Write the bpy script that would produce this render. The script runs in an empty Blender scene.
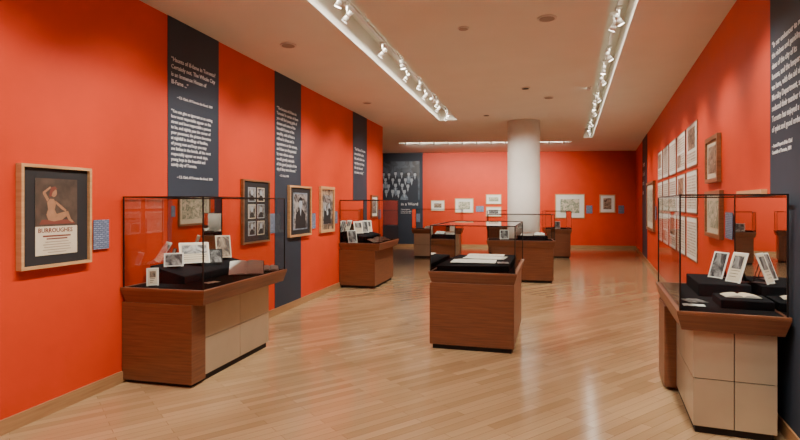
import bpy, bmesh, math, random
from mathutils import Vector, Matrix
random.seed(7)
R = math.radians
COL = bpy.context.scene.collection
POW = 1.28   # overall lamp power
LCOL = (1, .91, .79)

# ------------------------------------------------------------------ materials
def new_mat(name):
    m = bpy.data.materials.new(name); m.use_nodes = True
    nt = m.node_tree; b = nt.nodes['Principled BSDF']
    return m, nt, b
def plain(name, col, rough=0.5, metal=0.0, spec=0.5, emit=None, estr=0, noise=0.0, nscale=8):
    m, nt, b = new_mat(name)
    b.inputs['Base Color'].default_value = (*col, 1)
    b.inputs['Roughness'].default_value = rough
    b.inputs['Metallic'].default_value = metal
    b.inputs['Specular IOR Level'].default_value = spec
    if emit:
        b.inputs['Emission Color'].default_value = (*emit, 1)
        b.inputs['Emission Strength'].default_value = estr
    if noise > 0:
        tc = nt.nodes.new('ShaderNodeTexCoord'); n = nt.nodes.new('ShaderNodeTexNoise')
        n.inputs['Scale'].default_value = nscale; n.inputs['Detail'].default_value = 4
        nt.links.new(tc.outputs['Object'], n.inputs['Vector'])
        r = nt.nodes.new('ShaderNodeValToRGB')
        r.color_ramp.elements[0].position = .3; r.color_ramp.elements[1].position = .7
        r.color_ramp.elements[0].color = (*[c*(1-noise) for c in col], 1)
        r.color_ramp.elements[1].color = (*[min(1, c*(1+noise)) for c in col], 1)
        nt.links.new(n.outputs['Fac'], r.inputs[0]); nt.links.new(r.outputs[0], b.inputs['Base Color'])
    return m
def wood(name, c1, c2, scale=(2, 2, 45), rough=.35):
    m, nt, b = new_mat(name)
    tc = nt.nodes.new('ShaderNodeTexCoord'); mp = nt.nodes.new('ShaderNodeMapping')
    mp.inputs['Scale'].default_value = scale
    n = nt.nodes.new('ShaderNodeTexNoise'); n.inputs['Scale'].default_value = 1.5; n.inputs['Detail'].default_value = 6
    n.inputs['Distortion'].default_value = .4
    r = nt.nodes.new('ShaderNodeValToRGB')
    r.color_ramp.elements[0].position = .3; r.color_ramp.elements[1].position = .7
    r.color_ramp.elements[0].color = (*c1, 1); r.color_ramp.elements[1].color = (*c2, 1)
    nt.links.new(tc.outputs['Object'], mp.inputs[0]); nt.links.new(mp.outputs[0], n.inputs['Vector'])
    nt.links.new(n.outputs['Fac'], r.inputs[0]); nt.links.new(r.outputs[0], b.inputs['Base Color'])
    b.inputs['Roughness'].default_value = rough
    return m
def floor_mat():
    m, nt, b = new_mat('oak_plank_floor')
    tc = nt.nodes.new('ShaderNodeTexCoord'); mp = nt.nodes.new('ShaderNodeMapping')
    mp.inputs['Rotation'].default_value = (0, 0, R(-50))
    br = nt.nodes.new('ShaderNodeTexBrick')
    br.inputs['Scale'].default_value = 1.0
    br.inputs['Brick Width'].default_value = .9; br.inputs['Row Height'].default_value = .078
    br.inputs['Mortar Size'].default_value = .0016; br.inputs['Mortar Smooth'].default_value = .3
    br.inputs['Bias'].default_value = 0
    br.inputs['Color1'].default_value = (.31, .195, .098, 1)
    br.inputs['Color2'].default_value = (.42, .282, .152, 1)
    br.inputs['Mortar'].default_value = (.18, .105, .05, 1)
    br.offset = .37
    nt.links.new(tc.outputs['Object'], mp.inputs[0]); nt.links.new(mp.outputs[0], br.inputs['Vector'])
    mp2 = nt.nodes.new('ShaderNodeMapping'); mp2.inputs['Scale'].default_value = (1.2, 30, 1)
    nt.links.new(mp.outputs[0], mp2.inputs[0])
    n = nt.nodes.new('ShaderNodeTexNoise'); n.inputs['Scale'].default_value = 2; n.inputs['Detail'].default_value = 5
    nt.links.new(mp2.outputs[0], n.inputs['Vector'])
    mr = nt.nodes.new('ShaderNodeMapRange'); mr.inputs['To Min'].default_value = .86; mr.inputs['To Max'].default_value = 1.14
    nt.links.new(n.outputs['Fac'], mr.inputs[0])
    mx = nt.nodes.new('ShaderNodeVectorMath'); mx.operation = 'MULTIPLY'
    nt.links.new(br.outputs['Color'], mx.inputs[0]); nt.links.new(mr.outputs[0], mx.inputs[1])
    nt.links.new(mx.outputs[0], b.inputs['Base Color'])
    b.inputs['Roughness'].default_value = .15
    b.inputs['Specular IOR Level'].default_value = .65
    return m
def glass_mat():
    m = bpy.data.materials.new('case_glass'); m.use_nodes = True
    nt = m.node_tree; nt.nodes.clear()
    o = nt.nodes.new('ShaderNodeOutputMaterial'); mix = nt.nodes.new('ShaderNodeMixShader')
    t = nt.nodes.new('ShaderNodeBsdfTransparent'); t.inputs[0].default_value = (.94, .96, .95, 1)
    g = nt.nodes.new('ShaderNodeBsdfGlossy'); g.inputs['Roughness'].default_value = .01
    f = nt.nodes.new('ShaderNodeLayerWeight'); f.inputs['Blend'].default_value = .2
    nt.links.new(f.outputs['Fresnel'], mix.inputs[0]); nt.links.new(t.outputs[0], mix.inputs[1])
    nt.links.new(g.outputs[0], mix.inputs[2]); nt.links.new(mix.outputs[0], o.inputs[0])
    return m
def photo_mat(name, a, c, scale=9, distort=1.5, mid=.5):
    m, nt, b = new_mat(name)
    tc = nt.nodes.new('ShaderNodeTexCoord'); n = nt.nodes.new('ShaderNodeTexNoise')
    n.inputs['Scale'].default_value = scale; n.inputs['Detail'].default_value = 5; n.inputs['Distortion'].default_value = distort
    nt.links.new(tc.outputs['Object'], n.inputs['Vector'])
    r = nt.nodes.new('ShaderNodeValToRGB')
    r.color_ramp.elements[0].position = mid-.1; r.color_ramp.elements[1].position = mid+.1
    r.color_ramp.elements[0].color = (*a, 1); r.color_ramp.elements[1].color = (*c, 1)
    nt.links.new(n.outputs['Fac'], r.inputs[0]); nt.links.new(r.outputs[0], b.inputs['Base Color'])
    b.inputs['Roughness'].default_value = .45
    return m
def print_mat(name, paper, ink, rows=45.):
    m, nt, b = new_mat(name)
    tc = nt.nodes.new('ShaderNodeTexCoord'); sp = nt.nodes.new('ShaderNodeSeparateXYZ')
    nt.links.new(tc.outputs['Object'], sp.inputs[0])
    cb = nt.nodes.new('ShaderNodeCombineXYZ')
    ad = nt.nodes.new('ShaderNodeMath'); ad.operation = 'ADD'
    nt.links.new(sp.outputs[1], ad.inputs[0]); nt.links.new(sp.outputs[2], ad.inputs[1])
    nt.links.new(sp.outputs[0], cb.inputs[0]); nt.links.new(ad.outputs[0], cb.inputs[1])
    br = nt.nodes.new('ShaderNodeTexBrick'); br.inputs['Scale'].default_value = rows
    br.inputs['Brick Width'].default_value = 2.7; br.inputs['Row Height'].default_value = 1
    br.inputs['Mortar Size'].default_value = .26; br.inputs['Mortar Smooth'].default_value = .2
    br.inputs['Color1'].default_value = (*ink, 1); br.inputs['Color2'].default_value = (*[x*1.8 for x in ink], 1)
    br.inputs['Mortar'].default_value = (*paper, 1)
    nt.links.new(cb.outputs[0], br.inputs['Vector']); nt.links.new(br.outputs['Color'], b.inputs['Base Color'])
    b.inputs['Roughness'].default_value = .7
    return m

RED = plain('red_orange_paint', (.56, .044, .010), .5, spec=.25, noise=.04, nscale=3)
NAVY = plain('navy_paint', (.028, .038, .056), .6, spec=.25, noise=.05, nscale=3)
CEIL = plain('ceiling_white_paint', (.75, .76, .68), .85, noise=.02, nscale=2)
WHITE = plain('column_white_paint', (.80, .80, .75), .6, noise=.02)
FLOOR = floor_mat()
CHERRY = wood('cherry_veneer', (.115, .040, .017), (.19, .070, .030))
OAKTRIM = wood('oak_trim', (.28, .15, .065), (.38, .22, .10), (2, 2, 30))
FRAMEW = wood('ash_frame_wood', (.42, .23, .10), (.55, .33, .16), (3, 3, 30))
FRAMED = wood('walnut_frame_wood', (.15, .07, .03), (.24, .11, .05), (3, 3, 30))
BEIGE = plain('beige_metal_panel', (.44, .37, .26), .28, metal=.4, noise=.05, nscale=4)
BLACK = plain('black_velvet', (.008, .008, .010), .95, spec=.1, noise=.2, nscale=30)
DARK = plain('dark_bronze_metal', (.02, .018, .017), .4, metal=.6)
GAP = plain('shadow_gap_black', (.01, .008, .007), .8)
MAT = plain('black_mat_board', (.012, .012, .014), .7)
CREAM = plain('cream_paper', (.56, .50, .37), .7, noise=.05, nscale=12)
WPAPER = plain('white_paper', (.66, .67, .62), .7, noise=.03, nscale=12)
LABEL = print_mat('blue_label_print', (.07, .10, .18), (.15, .18, .25), 60.)
NEWS = print_mat('newspaper_print', (.56, .56, .50), (.20, .19, .17), 75.)
SHEET = print_mat('archival_sheet_print', (.56, .52, .44), (.24, .19, .15), 26.)
BWPH = photo_mat('bw_photograph', (.015, .015, .018), (.30, .30, .29), 9)
SEPIA = photo_mat('sepia_photograph', (.05, .03, .02), (.36, .27, .18), 9)
COLPH = photo_mat('watercolour_print', (.14, .20, .13), (.56, .51, .39), 9)
MURAL = photo_mat('crowd_mural_photo', (.008, .013, .022), (.06, .09, .13), 3.0, 1.0, .5)
MUR1 = plain('mural_pale_faces', (.33, .39, .45), .7)
MUR2 = plain('mural_mid_clothes', (.15, .20, .26), .7, noise=.5, nscale=9)
MUR3 = plain('mural_dark_clothes', (.016, .024, .04), .7)
SKIN = plain('poster_skin_ink', (.30, .15, .075), .7, noise=.15, nscale=20)
REDINK = plain('poster_red_ink', (.16, .04, .025), .7)
POSTER = plain('poster_brown_ink', (.060, .040, .028), .6, noise=.4, nscale=12)
GREYINK = plain('poster_grey_ink', (.25, .21, .16), .7)
TEXTW = plain('white_vinyl_text', (.62, .64, .66), .6)
LENS = plain('lamp_lens', (1, 1, 1), .3, emit=(1, .90, .76), estr=18)
FIX = plain('fixture_white_metal', (.62, .61, .56), .4)
GRILLE = plain('grille_grey', (.30, .27, .22), .6)
GLASS = glass_mat()
GEDGE = plain('green_glass_edge', (.05, .085, .07), .2)

# ------------------------------------------------------------------ mesh utils
def add_box(bm, lo, hi, mi=0, mtx=None, taper=None):
    x0, y0, z0 = lo; x1, y1, z1 = hi
    t = taper or 0
    pts = [(x0+t, y0+t, z0), (x1-t, y0+t, z0), (x1-t, y1-t, z0), (x0+t, y1-t, z0),
           (x0, y0, z1), (x1, y0, z1), (x1, y1, z1), (x0, y1, z1)]
    vs = [bm.verts.new(mtx @ Vector(p) if mtx else p) for p in pts]
    for f in ((0, 3, 2, 1), (4, 5, 6, 7), (0, 1, 5, 4), (1, 2, 6, 5), (2, 3, 7, 6), (3, 0, 4, 7)):
        fc = bm.faces.new([vs[i] for i in f]); fc.material_index = mi
def add_cyl(bm, r, z0, z1, c=(0, 0), mi=0, seg=24, r2=None, mtx=None):
    r2 = r if r2 is None else r2
    lo = [bm.verts.new((mtx or Matrix()) @ Vector((c[0]+r*math.cos(2*math.pi*i/seg), c[1]+r*math.sin(2*math.pi*i/seg), z0))) for i in range(seg)]
    hi = [bm.verts.new((mtx or Matrix()) @ Vector((c[0]+r2*math.cos(2*math.pi*i/seg), c[1]+r2*math.sin(2*math.pi*i/seg), z1))) for i in range(seg)]
    for i in range(seg):
        f = bm.faces.new((lo[i], lo[(i+1) % seg], hi[(i+1) % seg], hi[i])); f.material_index = mi; f.smooth = True
    f = bm.faces.new(lo[::-1]); f.material_index = mi
    f = bm.faces.new(hi); f.material_index = mi
def add_poly(bm, pts, y, mi=0):
    f = bm.faces.new([bm.verts.new((p[0], y, p[1])) for p in pts]); f.material_index = mi
def disc(cx, cz, rx, rz, n=14): return [(cx+rx*math.cos(2*math.pi*i/n), cz+rz*math.sin(2*math.pi*i/n)) for i in range(n)]
def finish(bm, name, mats, loc=(0, 0, 0), rotz=0, parent=None, bevel=0, fixn=True):
    if fixn: bmesh.ops.recalc_face_normals(bm, faces=bm.faces)
    me = bpy.data.meshes.new(name); bm.to_mesh(me); bm.free()
    for m in mats: me.materials.append(m)
    o = bpy.data.objects.new(name, me); COL.objects.link(o)
    o.location = loc; o.rotation_euler = (0, 0, rotz)
    if parent: o.parent = parent
    if bevel:
        md = o.modifiers.new('bevel', 'BEVEL'); md.width = bevel; md.segments = 2; md.limit_method = 'ANGLE'
    return o
def boxobj(name, lo, hi, mat, **k):
    bm = bmesh.new(); add_box(bm, lo, hi); return finish(bm, name, [mat], **k)
def empty(name, loc, rotz=0):
    e = bpy.data.objects.new(name, None); e.empty_display_size = .2; COL.objects.link(e)
    e.location = loc; e.rotation_euler = (0, 0, rotz); return e

# ------------------------------------------------------------------ room
H = 3.4
XL = -3.455; YEND = 12.33
RA = R(6.755); RO = Vector((1.204, .288)); RD = Vector((math.sin(RA), math.cos(RA))); RN = Vector((math.cos(RA), -math.sin(RA)))
BO = Vector((-3.80, 18.94)); BA = math.atan2(.1305, .9914); BD = Vector((math.cos(BA), math.sin(BA)))

boxobj('floor', (-8.4, -3.3, -.1), (4.3, 20.6, 0), FLOOR)
boxobj('wall_left', (XL-.2, -3, 0), (XL, YEND, H), RED)
boxobj('baseboard_left', (XL, -3, 0), (XL+.018, YEND, .10), OAKTRIM)
bm = bmesh.new(); add_box(bm, (-19.75, 0, 0), (3.6, .2, H)); finish(bm, 'wall_right', [RED], (RO.x, RO.y, 0), -R(90)-RA)
bm = bmesh.new(); add_box(bm, (-19.70, -.018, 0), (3.5, 0, .10)); finish(bm, 'baseboard_right', [OAKTRIM], (RO.x, RO.y, 0), -R(90)-RA)
bm = bmesh.new(); add_box(bm, (0, 0, 0), (7.46, .2, H)); finish(bm, 'wall_back', [RED], (BO.x, BO.y, 0), BA)
bm = bmesh.new(); add_box(bm, (-4.4, 0, 0), (0, .2, H)); finish(bm, 'wall_back_alcove', [NAVY], (BO.x, BO.y, 0), BA)
bm = bmesh.new(); add_box(bm, (-4.4, -.018, 0), (7.38, 0, .10)); finish(bm, 'baseboard_back', [OAKTRIM], (BO.x, BO.y, 0), BA)
boxobj('wall_alcove_left', (-8.2, YEND-.2, 0), (-8.0, 18.5, H), RED)
boxobj('wall_alcove_near', (-8.0, YEND-.2, 0), (XL-.2, YEND, H), RED)
boxobj('wall_front', (XL-.2, -3.2, 0), (1.2, -3, H), RED)

ceil = boxobj('ceiling', (-8.4, -3.3, H), (4.3, 20.6, H+.5), CEIL)
S1a = Vector((-1.77, -2)); S1b = Vector((-1.77, 11.7))
S2a = Vector((.345, -1.8)); S2b = Vector((1.544, 15.72))
S3a = Vector((-3.9, 15.75)); S3b = Vector((1.15, 16.62))
def slot_cutter(a, b, w):
    d = (b-a); L = d.length; ang = math.atan2(d.y, d.x)
    bm = bmesh.new(); add_box(bm, (0, -w/2, H-.1), (L, w/2, H+.28))
    o = finish(bm, 'cutter', [CEIL], (a.x, a.y, 0), ang)
    md = ceil.modifiers.new('slot', 'BOOLEAN'); md.operation = 'DIFFERENCE'; md.object = o; md.solver = 'EXACT'
    return o
cuts = [slot_cutter(S1a, S1b, .40), slot_cutter(S2a, S2b, .24), slot_cutter(S3a, S3b, .26)]
bpy.context.view_layer.update()
dg = bpy.context.evaluated_depsgraph_get()
nm = bpy.data.meshes.new_from_object(ceil.evaluated_get(dg))
ceil.modifiers.clear(); ceil.data = nm
for c in cuts: bpy.data.objects.remove(c)

bm = bmesh.new(); add_cyl(bm, .355, .08, H-.002, seg=64); add_cyl(bm, .37, 0, .08, seg=64)
finish(bm, 'round_column', [WHITE], (-.16, 12.26, 0))

# ------------------------------------------------------------------ wall-mounted
def on_left(y): return (XL, y), R(90)
def on_right(s): p = RO+RD*s; return (p.x, p.y), -R(90)-RA
def on_back(t): p = BO+BD*t; return (p.x, p.y), BA
WALLS = {'L': on_left, 'R': on_right, 'B': on_back}
def wall_xf(w, s0, s1, off=0.0):
    (x, y), r = WALLS[w]((s0+s1)/2)
    n = Matrix.Rotation(r, 3, 'Z') @ Vector((0, -off, 0))
    return x+n.x, y+n.y, r, abs(s1-s0)
def band(w, s0, s1, z0=0, z1=H, mat=NAVY, name='painted_wall_band'):
    x, y, r, W = wall_xf(w, s0, s1)
    bm = bmesh.new(); add_box(bm, (-W/2, -.006, z0), (W/2, 0, z1)); return finish(bm, name, [mat], (x, y, 0), r)
def frame(w, s0, s1, z0, z1, art, fr=FRAMEW, mat=MAT, fw=.025, mw=.06, depth=.035, name='framed_picture', draw=None, off=.003):
    x, y, r, W = wall_xf(w, s0, s1, off); h = z1-z0
    bm = bmesh.new(); D = depth
    for lo, hi in (((-W/2, -D, 0), (-W/2+fw, 0, h)), ((W/2-fw, -D, 0), (W/2, 0, h)),
                   ((-W/2+fw, -D, 0), (W/2-fw, 0, fw)), ((-W/2+fw, -D, h-fw), (W/2-fw, 0, h))):
        add_box(bm, lo, hi, 0)
    add_box(bm, (-W/2+fw, -D*.5, fw), (W/2-fw, 0, h-fw), 1)
    if art: add_box(bm, (-W/2+fw+mw, -D*.5-.003, fw+mw), (W/2-fw-mw, -D*.5, h-fw-mw), 2)
    mats = [fr, mat, art or mat]
    if draw: draw(bm, W, h, -D*.5-.004, mats)
    return finish(bm, name, mats, (x, y, z0), r, fixn=False)
def label(w, s0, s1, z0, z1, mat=LABEL):
    x, y, r, W = wall_xf(w, s0, s1, .008)
    bm = bmesh.new(); add_box(bm, (-W/2, -.012, 0), (W/2, -.006, z1-z0), 0); add_box(bm, (-W/2+.01, -.006, .01), (W/2-.01, 0, z1-z0-.01), 1)
    return finish(bm, 'wall_label', [mat, MAT], (x, y, z0), r)
def text(w, s, ztop, body, size, sp=1.3, name='wall_text', yoff=.009, mat=TEXTW, bold=.0008):
    x, y, r, _ = wall_xf(w, s, s, yoff)
    cu = bpy.data.curves.new('t', 'FONT'); cu.body = body; cu.size = size; cu.space_line = sp; cu.resolution_u = 2
    cu.extrude = .0008; cu.offset = bold
    o = bpy.data.objects.new('t', cu); COL.objects.link(o); bpy.context.view_layer.update()
    me = bpy.data.meshes.new_from_object(o.evaluated_get(bpy.context.evaluated_depsgraph_get()))
    bpy.data.objects.remove(o)
    me.transform(Matrix.Rotation(R(90), 4, 'X'))
    me.materials.clear(); me.materials.append(mat)
    ob = bpy.data.objects.new(name, me); COL.objects.link(ob)
    ob.location = (x, y, ztop); ob.rotation_euler = (0, 0, r)
    return ob

band('L', 4.526, 5.40); band('L', 6.77, 7.636); band('L', 10.118, 11.044)
band('R', 2.3, 4.14); band('R', 14.95, 16.6)

text('L', 4.57, 2.97, "\u201cHaunts of ill-fame in Toronto?\nCertainly not. The Whole City\nis an Immense House of\nIll-Fame ...\u201d", .060, 1.25)
text('L', 4.66, 2.61, "\u2013 C.S. Clark, Of Toronto the Good, 1898", .036)
text('L', 4.57, 2.46, "\u201cYou can give so ignorant as an outing\nhow most respectable appear on the\nstreet and how respectable a person\nto be, and nightly pass the corner of\nyour pavement, the picture becomes\nat nightfall in dwellings of families,\nof young men and boys you may\nsee listless in the hotels, all the most\nrespectably appear on week days,\nyoung boys in the beautiful and\nsaintly city of Toronto.", .045, 1.18)
text('L', 4.66, 1.81, "\u2013 C.S. Clark, Of Toronto the Good, 1898", .036)
text('L', 6.82, 2.88, "\u201cThe houses of ill-fame in\nToronto? In certain of them\nyou will find young girls of\nsixteen and some of the\nbeautiful homes of the\nwealthy, with all that is\nrefined in dress and in\nappearance on the streets,\nand these are frequented\nby men whose names\nwould greatly astonish\nall the good people of the\ncity if they were known.\u201d", .062, 1.15)
text('L', 6.9, 1.94, "\u2013 C.S. Clark, 1898", .04)
text('L', 10.2, 2.64, "\u201cThe Police of Toronto\nare not blind to the\nfact, and in their own\nway they try to keep\nthe city clean and\nits streets orderly.\u201d", .075, 1.25)
text('R', 4.08, 2.66, "\u201cIn our endeavour to run\nthe vicious and gambling\ndens of the city of its\nhouses, and the keepers,\nwe have, with the aid of the\nMorality Department, so\nreduced their number that\nToronto has enjoyed a day\nof quiet and good order.\u201d", .060, 1.25)
text('R', 4.08, 1.95, "\u2013 Annual Report of the Chief\nConstable of Toronto, 1891", .036)

def calendar_art(bm, W, h, y, mats):
    mats += [CREAM, SKIN, REDINK, POSTER, GREYINK]; cr, sk, rd, dk, gy = 3, 4, 5, 6, 7
    add_poly(bm, [(-.18, .09), (.18, .09), (.18, .65), (-.18, .65)], y, cr)
    add_poly(bm, [(-.18, .30), (.18, .30), (.18, .65), (-.18, .65)], y-.001, dk)
    add_poly(bm, [(-.15, .315), (.16, .315), (.13, .345), (-.13, .35)], y-.0015, rd)
    add_poly(bm, [(-.075, .345), (-.02, .335), (.0, .38), (-.022, .42), (-.012, .465), (-.03, .50), (-.062, .502), (-.085, .475), (-.078, .425), (-.092, .385)], y-.002, sk)
    add_poly(bm, disc(-.03, .548, .026, .034), y-.0025, sk)
    add_poly(bm, [(-.065, .545), (-.055, .585), (-.02, .592), (.0, .575), (-.02, .568), (-.04, .55), (-.052, .515), (-.07, .52)], y-.003, rd)
    add_poly(bm, [(-.085, .48), (-.07, .50), (-.10, .545), (-.055, .58), (-.06, .592), (-.122, .55), (-.12, .535)], y-.0022, sk)
    add_poly(bm, [(-.02, .49), (-.012, .465), (.035, .425), (.075, .405), (.08, .418), (.045, .445)], y-.0022, sk)
    add_poly(bm, [(-.075, .345), (-.03, .335), (.04, .345), (.105, .385), (.095, .41), (.06, .405), (.0, .39), (-.05, .395)], y-.0024, sk)
    add_poly(bm, [(.105, .385), (.09, .405), (.075, .38), (.10, .34), (.13, .322), (.145, .328), (.12, .35)], y-.0026, sk)
    for i, (z, hw, hh) in enumerate(((.228, .12, .006), (.208, .09, .005))):
        add_poly(bm, [(-hw, z-hh), (hw, z-hh), (hw, z+hh), (-hw, z+hh)], y-.001, rd)
    for r_ in range(5):
        hw = (.10, .12, .11, .12, .08)[r_]
        z = .185-r_*.019
        add_poly(bm, [(-hw, z-.0025), (hw, z-.0025), (hw, z+.0025), (-hw, z+.0025)], y-.0015, gy)
frame('L', 2.94, 3.548, 1.087, 1.833, None, FRAMEW, MAT, .022, .05, .05, 'framed_calendar_poster', calendar_art)
text('L', 3.085, 1.342, "BURROUGHES", .046, name='poster_lettering', yoff=.033, mat=REDINK)
label('L', 3.60, 3.76, 1.18, 1.42)

def six_photos(bm, W, h, y, mats):
    mats += [BWPH, CREAM, MUR1, MAT]
    for r_ in range(3):
        for c_ in range(2):
            x0 = -.21+c_*.23; z0 = .10+r_*.215
            add_poly(bm, [(x0, z0), (x0+.19, z0), (x0+.19, z0+.18), (x0, z0+.18)], y, 4 if (r_+c_) % 2 else 5)
            add_poly(bm, [(x0+.01, z0+.01), (x0+.18, z0+.01), (x0+.18, z0+.17), (x0+.01, z0+.17)], y-.001, 3)
            add_poly(bm, disc(x0+.095, z0+.115, .028, .036), y-.002, 5)
            add_poly(bm, [(x0+.03, z0+.01), (x0+.16, z0+.01), (x0+.14, z0+.06), (x0+.11, z0+.08), (x0+.08, z0+.08), (x0+.05, z0+.06)], y-.0015, 6)
frame('L', 5.875, 6.565, 1.05, 1.858, None, FRAMED, MAT, .022, .05, .04, 'framed_photo_group', six_photos)
def portrait(bm, W, h, y, mats):
    mats += [BWPH, WPAPER, MAT, MUR2, MUR1]
    add_poly(bm, [(-.26, .10), (.26, .10), (.26, .66), (-.26, .66)], y, 6)
    add_poly(bm, [(-.24, .12), (.24, .12), (.24, .64), (-.24, .64)], y-.001, 3)
    add_poly(bm, disc(0, .49, .06, .08), y-.003, 7)
    add_poly(bm, [(-.07, .50), (-.06, .57), (0, .60), (.06, .57), (.07, .50), (.05, .54), (-.05, .54)], y-.0035, 5)
    add_poly(bm, [(-.19, .12), (.19, .12), (.17, .33), (.06, .41), (-.06, .41), (-.17, .33)], y-.002, 5)
    add_poly(bm, [(-.03, .41), (.03, .41), (.0, .30)], y-.0032, 7)
frame('L', 7.152, 7.945, 1.06, 1.825, None, FRAMEW, MAT, .03, .05, .045, 'framed_portrait', portrait, off=.009)
def group3(bm, W, h, y, mats):
    mats += [BWPH, MUR1, MAT]
    add_poly(bm, [(-.2, .14), (.2, .14), (.2, .64), (-.2, .64)], y, 3)
    for cx, cz in ((-.1, .42), (.08, .46), (0, .34)):
        add_poly(bm, disc(cx, cz, .035, .045), y-.002, 4)
        add_poly(bm, [(cx-.08, .15), (cx+.08, .15), (cx+.06, cz-.07), (cx+.02, cz-.045), (cx-.02, cz-.045), (cx-.06, cz-.07)], y-.0015-cx*.002, 5)
frame('L', 8.357, 9.006, 1.06, 1.85, None, FRAMEW, SEPIA, .05, .07, .04, draw=group3)
frame('L', 11.3, 11.8, 1.25, 1.75, BWPH, FRAMED, WPAPER, .03, .06, .04)
label('L', 6.60, 6.74, 1.15, 1.42); label('L', 8.03, 8.18, 1.15, 1.40); label('L', 9.08, 9.2, 1.2, 1.42); label('L', 11.9, 12.1, 1.2, 1.42)

# right wall
frame('R', 5.82, 6.50, 1.78, 2.28, SEPIA, FRAMED, CREAM, .045, .06, .04)
frame('R', 5.70, 6.52, 1.19, 1.69, COLPH, FRAMED, CREAM, .045, .06, .04)
frame('R', 4.22, 4.98, 1.40, 1.66, SEPIA, FRAMEW, CREAM, .03, .05, .04)
label('R', 5.25, 5.55, 1.22, 1.47)
frame('R', 12.75, 14.6, .92, 2.08, COLPH, FRAMED, CREAM, .06, .14, .05, 'large_framed_picture')
label('R', 12.4, 12.6, 1.2, 1.5)
bm = bmesh.new()
for c in range(5):
    for r_ in range(3):
        x0 = c*1.0; z0 = r_*.62
        add_box(bm, (x0, -.012, z0), (x0+.84, 0, z0+.58), 2)
        add_box(bm, (x0+.018, -.015, z0+.018), (x0+.822, -.012, z0+.562), 0)
        k = (c*3+r_*5) % 4
        if k == 0:
            add_box(bm, (x0+.07, -.018, z0+.07), (x0+.77, -.015, z0+.51), 1)
        elif k == 1:
            add_box(bm, (x0+.07, -.018, z0+.07), (x0+.40, -.015, z0+.51), 1); add_box(bm, (x0+.44, -.018, z0+.07), (x0+.77, -.015, z0+.51), 1)
        elif k == 2:
            add_box(bm, (x0+.12, -.018, z0+.24), (x0+.72, -.015, z0+.52), 3); add_box(bm, (x0+.07, -.018, z0+.07), (x0+.77, -.015, z0+.20), 1)
        else:
            add_box(bm, (x0+.07, -.018, z0+.30), (x0+.77, -.015, z0+.51), 1); add_box(bm, (x0+.07, -.018, z0+.07), (x0+.40, -.015, z0+.26), 3); add_box(bm, (x0+.44, -.018, z0+.07), (x0+.77, -.015, z0+.26), 1)
x, y, r, _ = wall_xf('R', 12.05, 12.05, .002); finish(bm, 'archival_sheet_grid', [WPAPER, SHEET, FRAMED, SEPIA], (x, y, .80), r)
text('R', 16.4, 2.6, "Toronto\nthe Good\nand its\nlaws", .2)

# back wall
frame('B', .29, .79, 1.30, 1.69, SEPIA, FRAMEW, WPAPER, .025, .09)
frame('B', 1.15, 1.82, 1.23, 1.76, COLPH, FRAMEW, WPAPER, .03, .10)
label('B', 1.90, 2.18, 1.27, 1.48)
frame('B', 2.25, 2.80, 1.54, 1.90, COLPH, FRAMEW, WPAPER, .025, .08)
frame('B', 2.25, 2.80, 1.10, 1.46, BWPH, FRAMEW, WPAPER, .025, .09)
frame('B', 4.66, 5.67, 1.05, 1.905, COLPH, FRAMEW, WPAPER, .03, .15, name='large_framed_picture')
label('B', 5.72, 5.93, 1.22, 1.5)
frame('B', 6.17, 6.70, 1.24, 1.88, SEPIA, FRAMEW, WPAPER, .03, .1)
label('B', 6.8, 7.0, 1.22, 1.5)
bm = bmesh.new(); add_box(bm, (-4.1, -.01, 1.70), (-.12, 0, 3.10), 0)
for row in range(4):
    for i in range(17-row):
        x = -4.0+row*.11+i*.232+random.uniform(-.025, .025); z = 2.66-row*.215+random.uniform(-.03, .03)
        if x > -.22: continue
        s = .95+row*.08; y = -.012-.003*row
        bot = 1.70
        pts = [(x-.12*s, bot), (x+.12*s, bot), (x+.115*s, z-.20*s), (x+.05*s, z-.10*s), (x-.05*s, z-.10*s), (x-.115*s, z-.20*s)]
        add_poly(bm, [(max(-4.1, min(-.12, p[0])), p[1]) for p in pts], y-.0004*(i % 2), 3 if (i*7+row*3) % 5 else 2)
        add_poly(bm, [(x-.03*s, z-.10*s), (x+.03*s, z-.10*s), (x, z-.22*s)], y-.001, 1)
        add_poly(bm, disc(x, z-.02*s, .05*s, .075*s), y-.0012, 1)
        add_poly(bm, disc(x, z+.05*s, .052*s, .022*s), y-.0016, 3)
finish(bm, 'crowd_mural', [MURAL, MUR1, MUR2, MUR3], (BO.x, BO.y-.002, 0), BA, fixn=False)
text('B', -.80, 1.50, "in a Word", .15, yoff=.008)
text('B', -.80, 1.34, "Toronto and its\nhouses of ill repute\nfrom the first days", .05, yoff=.008)
label('B', -.40, -.10, .90, 1.20)

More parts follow.
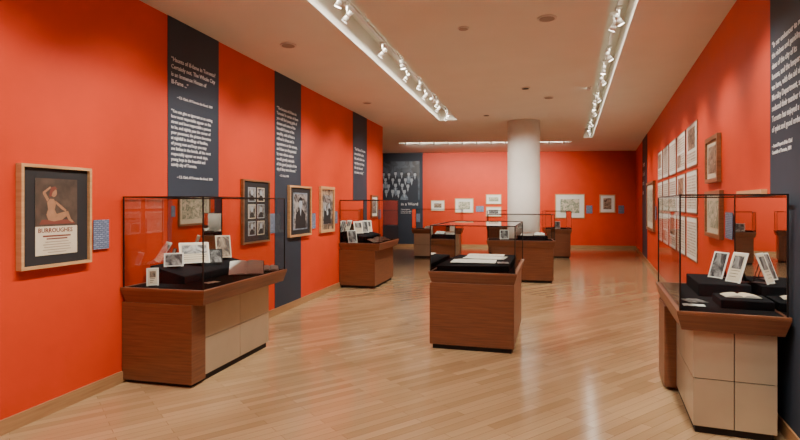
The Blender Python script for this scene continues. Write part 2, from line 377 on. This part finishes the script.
# ------------------------------------------------------------------ display cases
TZ = .83
def display_case(loc, rot, W, L, gtop=1.60, wood_y=(0, .2), beige=True, inset=(.10, .10, .04, .14), name='display_case', th=.13, posts=True, woodout=(0, 0)):
    e = empty(name, (loc[0], loc[1], 0), rot)
    xa, xb, ya, yb = inset[0], W-inset[1], inset[2], L-inset[3]
    boxobj('toe_kick', (xa+.03, ya+.03, 0), (xb-.03, yb-.03, .05), GAP, parent=e)
    zt = TZ-th
    if not beige:
        boxobj('base_wood', (xa, ya, .05), (xb, yb, zt), CHERRY, parent=e, bevel=.004)
    else:
        w0, w1 = wood_y
        wy0, wy1 = (ya, ya+w1-w0) if w0 == 0 else (yb-(w1-w0), yb)
        boxobj('base_wood', (xa-woodout[0], wy0, .03), (xb+woodout[1], wy1, zt), CHERRY, parent=e, bevel=.004)
        by0, by1 = (wy1+.006, yb) if w0 == 0 else (ya, wy0-.006)
        g = .012
        bm = bmesh.new()
        add_box(bm, (xa+g+.015, by0+g, .05), (xb-g-.015, by1-g, zt), 1)
        ym = (by0+by1)/2; xm = (xa+xb)/2; zm = (.05+zt)/2; q = .003
        for z0, z1 in ((.055, zm-q), (zm+q, zt)):
            for a, b in ((by0, ym-q), (ym+q, by1)):
                add_box(bm, (xa+.015, a, z0), (xa+.015+g, b, z1), 0)
                add_box(bm, (xb-.015-g, a, z0), (xb-.015, b, z1), 0)
            for a, b in ((xa+.015+g, xm-q), (xm+q, xb-.015-g)):
                if w0 != 0: add_box(bm, (a, by0, z0), (b, by0+g, z1), 0)
                else: add_box(bm, (a, by1-g, z0), (b, by1, z1), 0)
        finish(bm, 'base_panels', [BEIGE, GAP], parent=e)
    lip = .03
    bm = bmesh.new()
    add_box(bm, (0, 0, zt), (W, L, TZ-.02), 0, taper=.03)
    for lo, hi in (((0, 0), (W, lip)), ((0, L-lip), (W, L)), ((0, lip), (lip, L-lip)), ((W-lip, lip), (W, L-lip))):
        add_box(bm, (*lo, TZ-.02), (*hi, TZ), 0)
    finish(bm, 'tray', [CHERRY], parent=e, bevel=.002)
    boxobj('fabric_deck', (lip, lip, TZ-.02), (W-lip, L-lip, TZ-.004), BLACK, parent=e)
    g = .02
    bm = bmesh.new()
    c = [(g, g), (W-g, g), (W-g, L-g), (g, L-g)]
    lo = [bm.verts.new((*p, TZ)) for p in c]; hi = [bm.verts.new((*p, gtop)) for p in c]
    for i in range(4): bm.faces.new((lo[i], lo[(i+1) % 4], hi[(i+1) % 4], hi[i]))
    bm.faces.new(hi)
    finish(bm, 'glass_hood', [GLASS], parent=e)
    bm = bmesh.new(); s = .005
    for p in c:
        add_box(bm, (p[0]-s, p[1]-s, TZ), (p[0]+s, p[1]+s, gtop+s), 0)
    for z in (gtop,):
        add_box(bm, (g, g-s, z-s), (W-g, g+s, z+s)); add_box(bm, (g, L-g-s, z-s), (W-g, L-g+s, z+s))
        add_box(bm, (g-s, g, z-s), (g+s, L-g, z+s)); add_box(bm, (W-g-s, g, z-s), (W-g+s, L-g, z+s))
    finish(bm, 'hood_edges', [DARK if posts else GEDGE], parent=e)
    return e
DZ = TZ-.004
class Case:
    def __init__(s, loc, rot): s.o = Vector((loc[0], loc[1], 0)); s.r = rot
    def w(s, x, y, z): return s.o + Matrix.Rotation(s.r, 3, 'Z') @ Vector((x, y, z))
def riser(c, x0, y0, x1, y1, z, z0=DZ, name='fabric_riser', slope=0):
    bm = bmesh.new()
    p = [(x0, y0, 0), (x1, y0, 0), (x1, y1, 0), (x0, y1, 0), (x0, y0, z), (x1, y0, z-slope), (x1, y1, z-slope), (x0, y1, z)]
    v = [bm.verts.new(q) for q in p]
    for f in ((0, 3, 2, 1), (4, 5, 6, 7), (0, 1, 5, 4), (1, 2, 6, 5), (2, 3, 7, 6), (3, 0, 4, 7)): bm.faces.new([v[i] for i in f])
    finish(bm, name, [BLACK], c.w(0, 0, z0), c.r, bevel=.006)
def stand_photo(c, x, y, z, w, h, yaw, mat, tilt=18, border=WPAPER, name='photo_on_stand', inner=None):
    bm = bmesh.new(); M = Matrix.Rotation(R(-tilt), 4, 'X')
    add_box(bm, (-w/2, -.003, 0), (w/2, .003, h), 0, M)
    add_box(bm, (-w/2+.012, -.0045, .012), (w/2-.012, -.003, h-.012), 1, M)
    if inner:
        add_box(bm, (-w/2+.025, -.0055, h*.45), (w/2-.025, -.0045, h-.03), 3, M)
        for k in range(3):
            add_box(bm, (-w/2+.028, -.0055, h*.38-k*h*.10), (w/2-.03-.01*k, -.0045, h*.38-k*h*.10+.004), 2, M)
    dp = math.sin(R(tilt))*h*.8; hz = math.cos(R(tilt))*h*.8
    bm2 = [(-.01, dp+.004, hz), (.01, dp+.004, hz), (.01, dp+.06, 0), (-.01, dp+.06, 0)]
    f = bm.faces.new([bm.verts.new(p) for p in bm2]); f.material_index = 2
    add_box(bm, (-w/2*.7, -.02, 0), (w/2*.7, .06+dp, .004), 2)
    finish(bm, name, [border, mat, DARK, inner or mat], c.w(x, y, z+.001), c.r+R(yaw))
def open_book(c, x, y, z, w, h, yaw, tilt=0, mat=NEWS, name='open_book'):
    bm = bmesh.new(); M = Matrix.Rotation(R(tilt), 4, 'X')
    add_box(bm, (-w/2-.006, -h/2-.006, 0), (w/2+.006, h/2+.006, .006), 1, M)
    n = 8
    for sgn in (-1, 1):
        prof = [(sgn*w/2*i/n, .010+.012*math.sin(math.pi*(i/n)**.6)) for i in range(n+1)]
        for i in range(n):
            (xa, za), (xb, zb) = prof[i], prof[i+1]
            v = [bm.verts.new(M @ Vector(p)) for p in ((xa, -h/2, za), (xb, -h/2, zb), (xb, h/2, zb), (xa, h/2, za))]
            f = bm.faces.new(v if sgn > 0 else v[::-1]); f.material_index = 2
            for yy in (-h/2, h/2):
                v = [bm.verts.new(M @ Vector(p)) for p in ((xa, yy, .006), (xb, yy, .006), (xb, yy, zb), (xa, yy, za))]
                bm.faces.new(v).material_index = 0
        v = [bm.verts.new(M @ Vector(p)) for p in ((sgn*w/2, -h/2, .006), (sgn*w/2, h/2, .006), (sgn*w/2, h/2, prof[-1][1]), (sgn*w/2, -h/2, prof[-1][1]))]
        bm.faces.new(v).material_index = 0
    lift = math.sin(abs(R(tilt)))*h/2
    if tilt:
        add_box(bm, (-w/3, -h/3, -lift), (w/3, h/3, -.03 if lift > .04 else 0), 3)
    finish(bm, name, [WPAPER, MAT, mat, BLACK], c.w(x, y, z+lift+.002), c.r+R(yaw), fixn=False)
def closed_book(c, x, y, z, w, h, t, yaw, cover=MAT, name='closed_book'):
    bm = bmesh.new()
    add_box(bm, (-w/2, -h/2, 0), (w/2, h/2, .003), 0); add_box(bm, (-w/2, -h/2, t-.003), (w/2, h/2, t), 0)
    add_box(bm, (-w/2, -h/2, .003), (-w/2+.005, h/2, t-.003), 0)
    add_box(bm, (-w/2+.005, -h/2+.005, .003), (w/2-.005, h/2-.005, t-.003), 1)
    finish(bm, name, [cover, WPAPER], c.w(x, y, z+.001), c.r+R(yaw))
def sheet(c, x, y, z, w, h, yaw, mat=NEWS, name='newspaper_page'):
    bm = bmesh.new(); n = 6
    for i in range(n):
        xa, xb = -w/2+w*i/n, -w/2+w*(i+1)/n
        za, zb = [.003+.003*abs(math.sin(k*1.7)) for k in (i, i+1)]
        lo = [bm.verts.new(p) for p in ((xa, -h/2, za), (xb, -h/2, zb), (xb, h/2, zb), (xa, h/2, za))]
        bm.faces.new(lo)
    finish(bm, name, [mat], c.w(x, y, z), c.r+R(yaw))

# A: left near
A = Case((-3.45, 3.90), 0)
display_case((-3.45, 3.90), 0, .82, 1.55, 1.61, inset=(.0, .13, .02, .15))
riser(A, .06, .30, .42, 1.46, .16, slope=.09)
stand_photo(A, .20, .16, DZ, .10, .16, 40, CREAM, border=WPAPER, inner=SEPIA)
stand_photo(A, .22, .42, DZ+.14, .17, .13, 35, BWPH)
stand_photo(A, .24, .72, DZ+.14, .28, .23, 42, CREAM, tilt=32, inner=BWPH)
stand_photo(A, .29, 1.00, DZ+.11, .13, .15, 40, BWPH, border=DARK)
stand_photo(A, .22, 1.26, DZ+.14, .16, .25, 45, SEPIA, border=CREAM)
open_book(A, .58, 1.10, DZ, .34, .25, 28, tilt=26, mat=WPAPER)
open_book(A, .69, 1.40, DZ, .18, .13, 30, tilt=14, mat=WPAPER)
sheet(A, .60, .45, DZ, .13, .09, 70, CREAM, 'caption_card')

# B: right near
BR = -RA
B = Case((.955, 3.93), BR)
display_case((.955, 3.93), BR, .65, 1.46, 1.61, wood_y=(1, 1.45), inset=(.09, .05, .06, .10), woodout=(.075, 0))
riser(B, .24, .74, .60, 1.38, .10, slope=0)
stand_photo(B, .42, 1.12, DZ+.10, .14, .23, -52, BWPH, tilt=20)
stand_photo(B, .50, .88, DZ+.10, .14, .25, -56, CREAM, tilt=20, inner=BWPH)
riser(B, .30, .24, .62, .54, .06)
open_book(B, .45, .39, DZ+.06, .22, .15, 5, mat=CREAM)
sheet(B, .14, .28, DZ, .14, .09, 0, WPAPER, 'caption_card')
sheet(B, .17, .48, DZ, .13, .16, 20, BWPH, 'loose_photograph')

# C: centre
CR = R(-2)
C = Case((-1.07, 5.62), CR)
display_case((-1.07, 5.62), CR, .93, 1.58, 1.32, beige=False, inset=(.01, .03, .02, .12), th=.12)
riser(C, .07, .12, .84, 1.44, .05, slope=-.02)
sheet(C, .42, .50, DZ+.07, .50, .38, 3); sheet(C, .50, .92, DZ+.072, .50, .34, -4)
sheet(C, .47, 1.27, DZ+.07, .46, .26, 2, SHEET)
sheet(C, .76, .36, DZ+.075, .12, .18, 8, BWPH, 'loose_photograph')

# D: left far
D = Case((-3.45, 9.30), 0)
display_case((-3.45, 9.30), 0, .79, 1.45, 1.62, inset=(.0, .10, .02, .10), beige=False)
riser(D, .06, .25, .42, 1.36, .20, slope=.1)
for i, (x, y) in enumerate(((.2, .12), (.22, .42), (.24, .72), (.22, 1.02))):
    stand_photo(D, x+.03, y+.02, DZ+(.16 if i else 0), .18, .24, 40, CREAM if i % 2 else BWPH, inner=None if i % 2 == 0 else BWPH)
open_book(D, .58, .9, DZ, .28, .2, 60, tilt=15)
open_book(D, .58, .4, DZ, .24, .18, 60, tilt=15)

# E: by column
ER = R(3)
E = Case((-.86, 10.70), ER)
display_case((-.86, 10.70), ER, 1.33, .75, 1.34, beige=False, inset=(.1, .04, .04, .08))
riser(E, .6, .25, 1.2, .6, .08)
closed_book(E, .8, .42, DZ+.08, .22, .16, .06, 10, cover=FRAMED); open_book(E, 1.05, .42, DZ+.08, .2, .16, 0, 15)
stand_photo(E, .35, .42, DZ, .18, .2, 0, BWPH)
F = Case((.39, 15.85), R(3))
display_case((.39, 15.85), R(3), .75, 1.3, 1.34, beige=False, inset=(.06, .04, .04, .08))
stand_photo(F, .35, .5, DZ, .25, .22, 0, BWPH)
G = Case((-3.35, 15.0), R(3))
display_case((-3.35, 15.0), R(3), 1.45, .75, 1.40, wood_y=(1, 1.1), inset=(.06, .06, .04, .06))
open_book(G, .5, .35, DZ, .3, .22, 0, 15); stand_photo(G, 1.0, .4, DZ, .2, .2, 0, BWPH)
Hh = Case((-1.35, 16.75), R(3))
display_case((-1.35, 16.75), R(3), 1.2, .75, 1.34, beige=False, inset=(.06, .06, .04, .06))
closed_book(Hh, .5, .35, DZ, .25, .18, .04, 0)

# ------------------------------------------------------------------ lighting
def track(a, b, name='lighting_track', w=.035):
    d = b-a; ang = math.atan2(d.y, d.x)
    bm = bmesh.new(); add_box(bm, (.05, -w/2, H+.14), (d.length-.05, w/2, H+.17), 0)
    n = int(d.length/1.5)
    for i in range(n+1):
        x = .1+(d.length-.2)*i/n
        add_box(bm, (x-.008, -.008, H+.17), (x+.008, .008, H+.279), 0)
    finish(bm, name, [FIX], (a.x, a.y, 0), ang)
track(S1a, S1b); track(S2a, S2b); track(S3a, S3b)
def spot(x, y, target, watts, angle=60, blend=.7, col=LCOL):
    p = Vector((x, y, H-.01)); t = Vector(target)
    e = empty('track_spotlight', p)
    q = (t-p).to_track_quat('-Z', 'Y')
    bm = bmesh.new(); M = q.to_matrix().to_4x4()
    add_cyl(bm, .024, .015, .075, seg=20, mtx=M); add_cyl(bm, .036, -.04, .015, seg=20, r2=.026, mtx=M)
    add_cyl(bm, .031, -.043, -.040, seg=20, mi=1, mtx=M)
    finish(bm, 'lamp_head', [FIX, LENS], parent=e)
    bm = bmesh.new(); add_cyl(bm, .007, .025, .13, seg=8); add_box(bm, (-.03, -.016, .12), (.03, .016, .148)); finish(bm, 'mount_arm', [FIX], parent=e)
    l = bpy.data.lights.new('spot', 'SPOT'); l.energy = watts*POW; l.spot_size = R(angle); l.spot_blend = blend
    l.color = col; l.shadow_soft_size = .05
    lo = bpy.data.objects.new('lamp_beam', l); COL.objects.link(lo); lo.parent = e
    lo.location = q @ Vector((0, 0, -.06)); lo.rotation_euler = q.to_euler()
SP = 165
for y in (-.6, 1.0, 2.4, 3.7, 5.0, 6.3, 7.6, 9.0, 10.3, 11.4):
    spot(-1.77, y, (XL, y+.3, 1.6), SP, 74, 1)
for y in (3.1, 4.6, 8.2, 9.8):
    spot(-1.70, y, (-2.9, y+.2, .8), 150, 42)
for y in (.2, 4.3, 6.9, 10.8):  # extra wide downlights, added as general fill
    spot(-1.66, y, (-1.0, y+.4, 0), 185, 105, 1)
d2 = (S2b-S2a)
for s in (.10, .19, .27, .35, .43, .51, .59, .67, .76, .85, .94):
    p = S2a+d2*s; q = RO+RD*((p-RO).dot(RD))
    spot(p.x, p.y, (q.x, q.y+.3, 1.6), SP*.85, 76, 1)
for s, t in ((.38, (-.6, 6.3, .8)), (.44, (-.6, 7.2, .0)), (.68, (-.2, 11.0, .8)), (.3, (1.3, 4.6, .8))):
    p = S2a+d2*s; spot(p.x-.04, p.y, t, 180, 48)
for s in (.23, .55, .72, .89):  # wide down beams added as fill beside the wall spots
    p = S2a+d2*s; spot(p.x-.03, p.y, (p.x-.5, p.y+.3, 0), 185, 105, 1)
spot(-1.70, 9.4, (-.16, 12.26, 1.8), 220, 42); spot(.90, 8.9, (-.16, 12.26, 1.8), 140, 42)
d3 = S3b-S3a
for i in range(12):
    p = S3a+d3*(.04+.92*i/11)
    spot(p.x, p.y, (p.x+.1, 19.4, 1.6), SP*.7, 90, 1)
def slot_fill(a, b, w, watts):  # fill area lights added inside the slots to raise the ambient light
    m = (a+b)/2; d = b-a
    l = bpy.data.lights.new('slot_fill', 'AREA'); l.shape = 'RECTANGLE'; l.size = d.length-.3; l.size_y = w; l.energy = watts*POW
    l.color = LCOL
    o = bpy.data.objects.new('slot_fill_light', l); COL.objects.link(o)
    o.location = (m.x, m.y, H+.10); o.rotation_euler = (0, 0, math.atan2(d.y, d.x))
slot_fill(S1a, S1b, .06, 115); slot_fill(S2a, S2b, .04, 45); slot_fill(S3a, S3b, .04, 25)

def ceil_disc(x, y, r, mat, name):
    bm = bmesh.new(); add_cyl(bm, r, -.012, 0, seg=32); add_cyl(bm, r*.78, -.016, -.012, seg=32, mi=1)
    finish(bm, name, [FIX, mat], (x, y, H-.001))
ceil_disc(.154, 5.49, .095, GRILLE, 'ceiling_speaker')
ceil_disc(-.69, 5.6, .06, GRILLE, 'ceiling_sprinkler')
ceil_disc(-2.74, 5.71, .095, GRILLE, 'ceiling_speaker')
ceil_disc(-.085, 8.73, .07, GAP, 'recessed_downlight')
ceil_disc(-2.9, 9.3, .085, GRILLE, 'ceiling_speaker')
ceil_disc(.3, 9.6, .085, GRILLE, 'ceiling_speaker')
ceil_disc(-.5, 13.9, .07, GAP, 'recessed_downlight')
ceil_disc(-.9, 4.0, .03, GRILLE, 'ceiling_sprinkler')
ceil_disc(-.9, 11.2, .07, GAP, 'recessed_downlight')

w = bpy.data.worlds.new('World'); bpy.context.scene.world = w; w.use_nodes = True
w.node_tree.nodes['Background'].inputs[0].default_value = (.5, .45, .4, 1); w.node_tree.nodes['Background'].inputs[1].default_value = .2

cam = bpy.data.cameras.new('Camera'); co = bpy.data.objects.new('Camera', cam); COL.objects.link(co)
co.location = (0, 0, 1.55); co.rotation_euler = (R(90), 0, R(13.8))
cam.lens = 24; cam.sensor_width = 36; cam.shift_y = -.02; cam.clip_start = .05
bpy.context.scene.camera = co
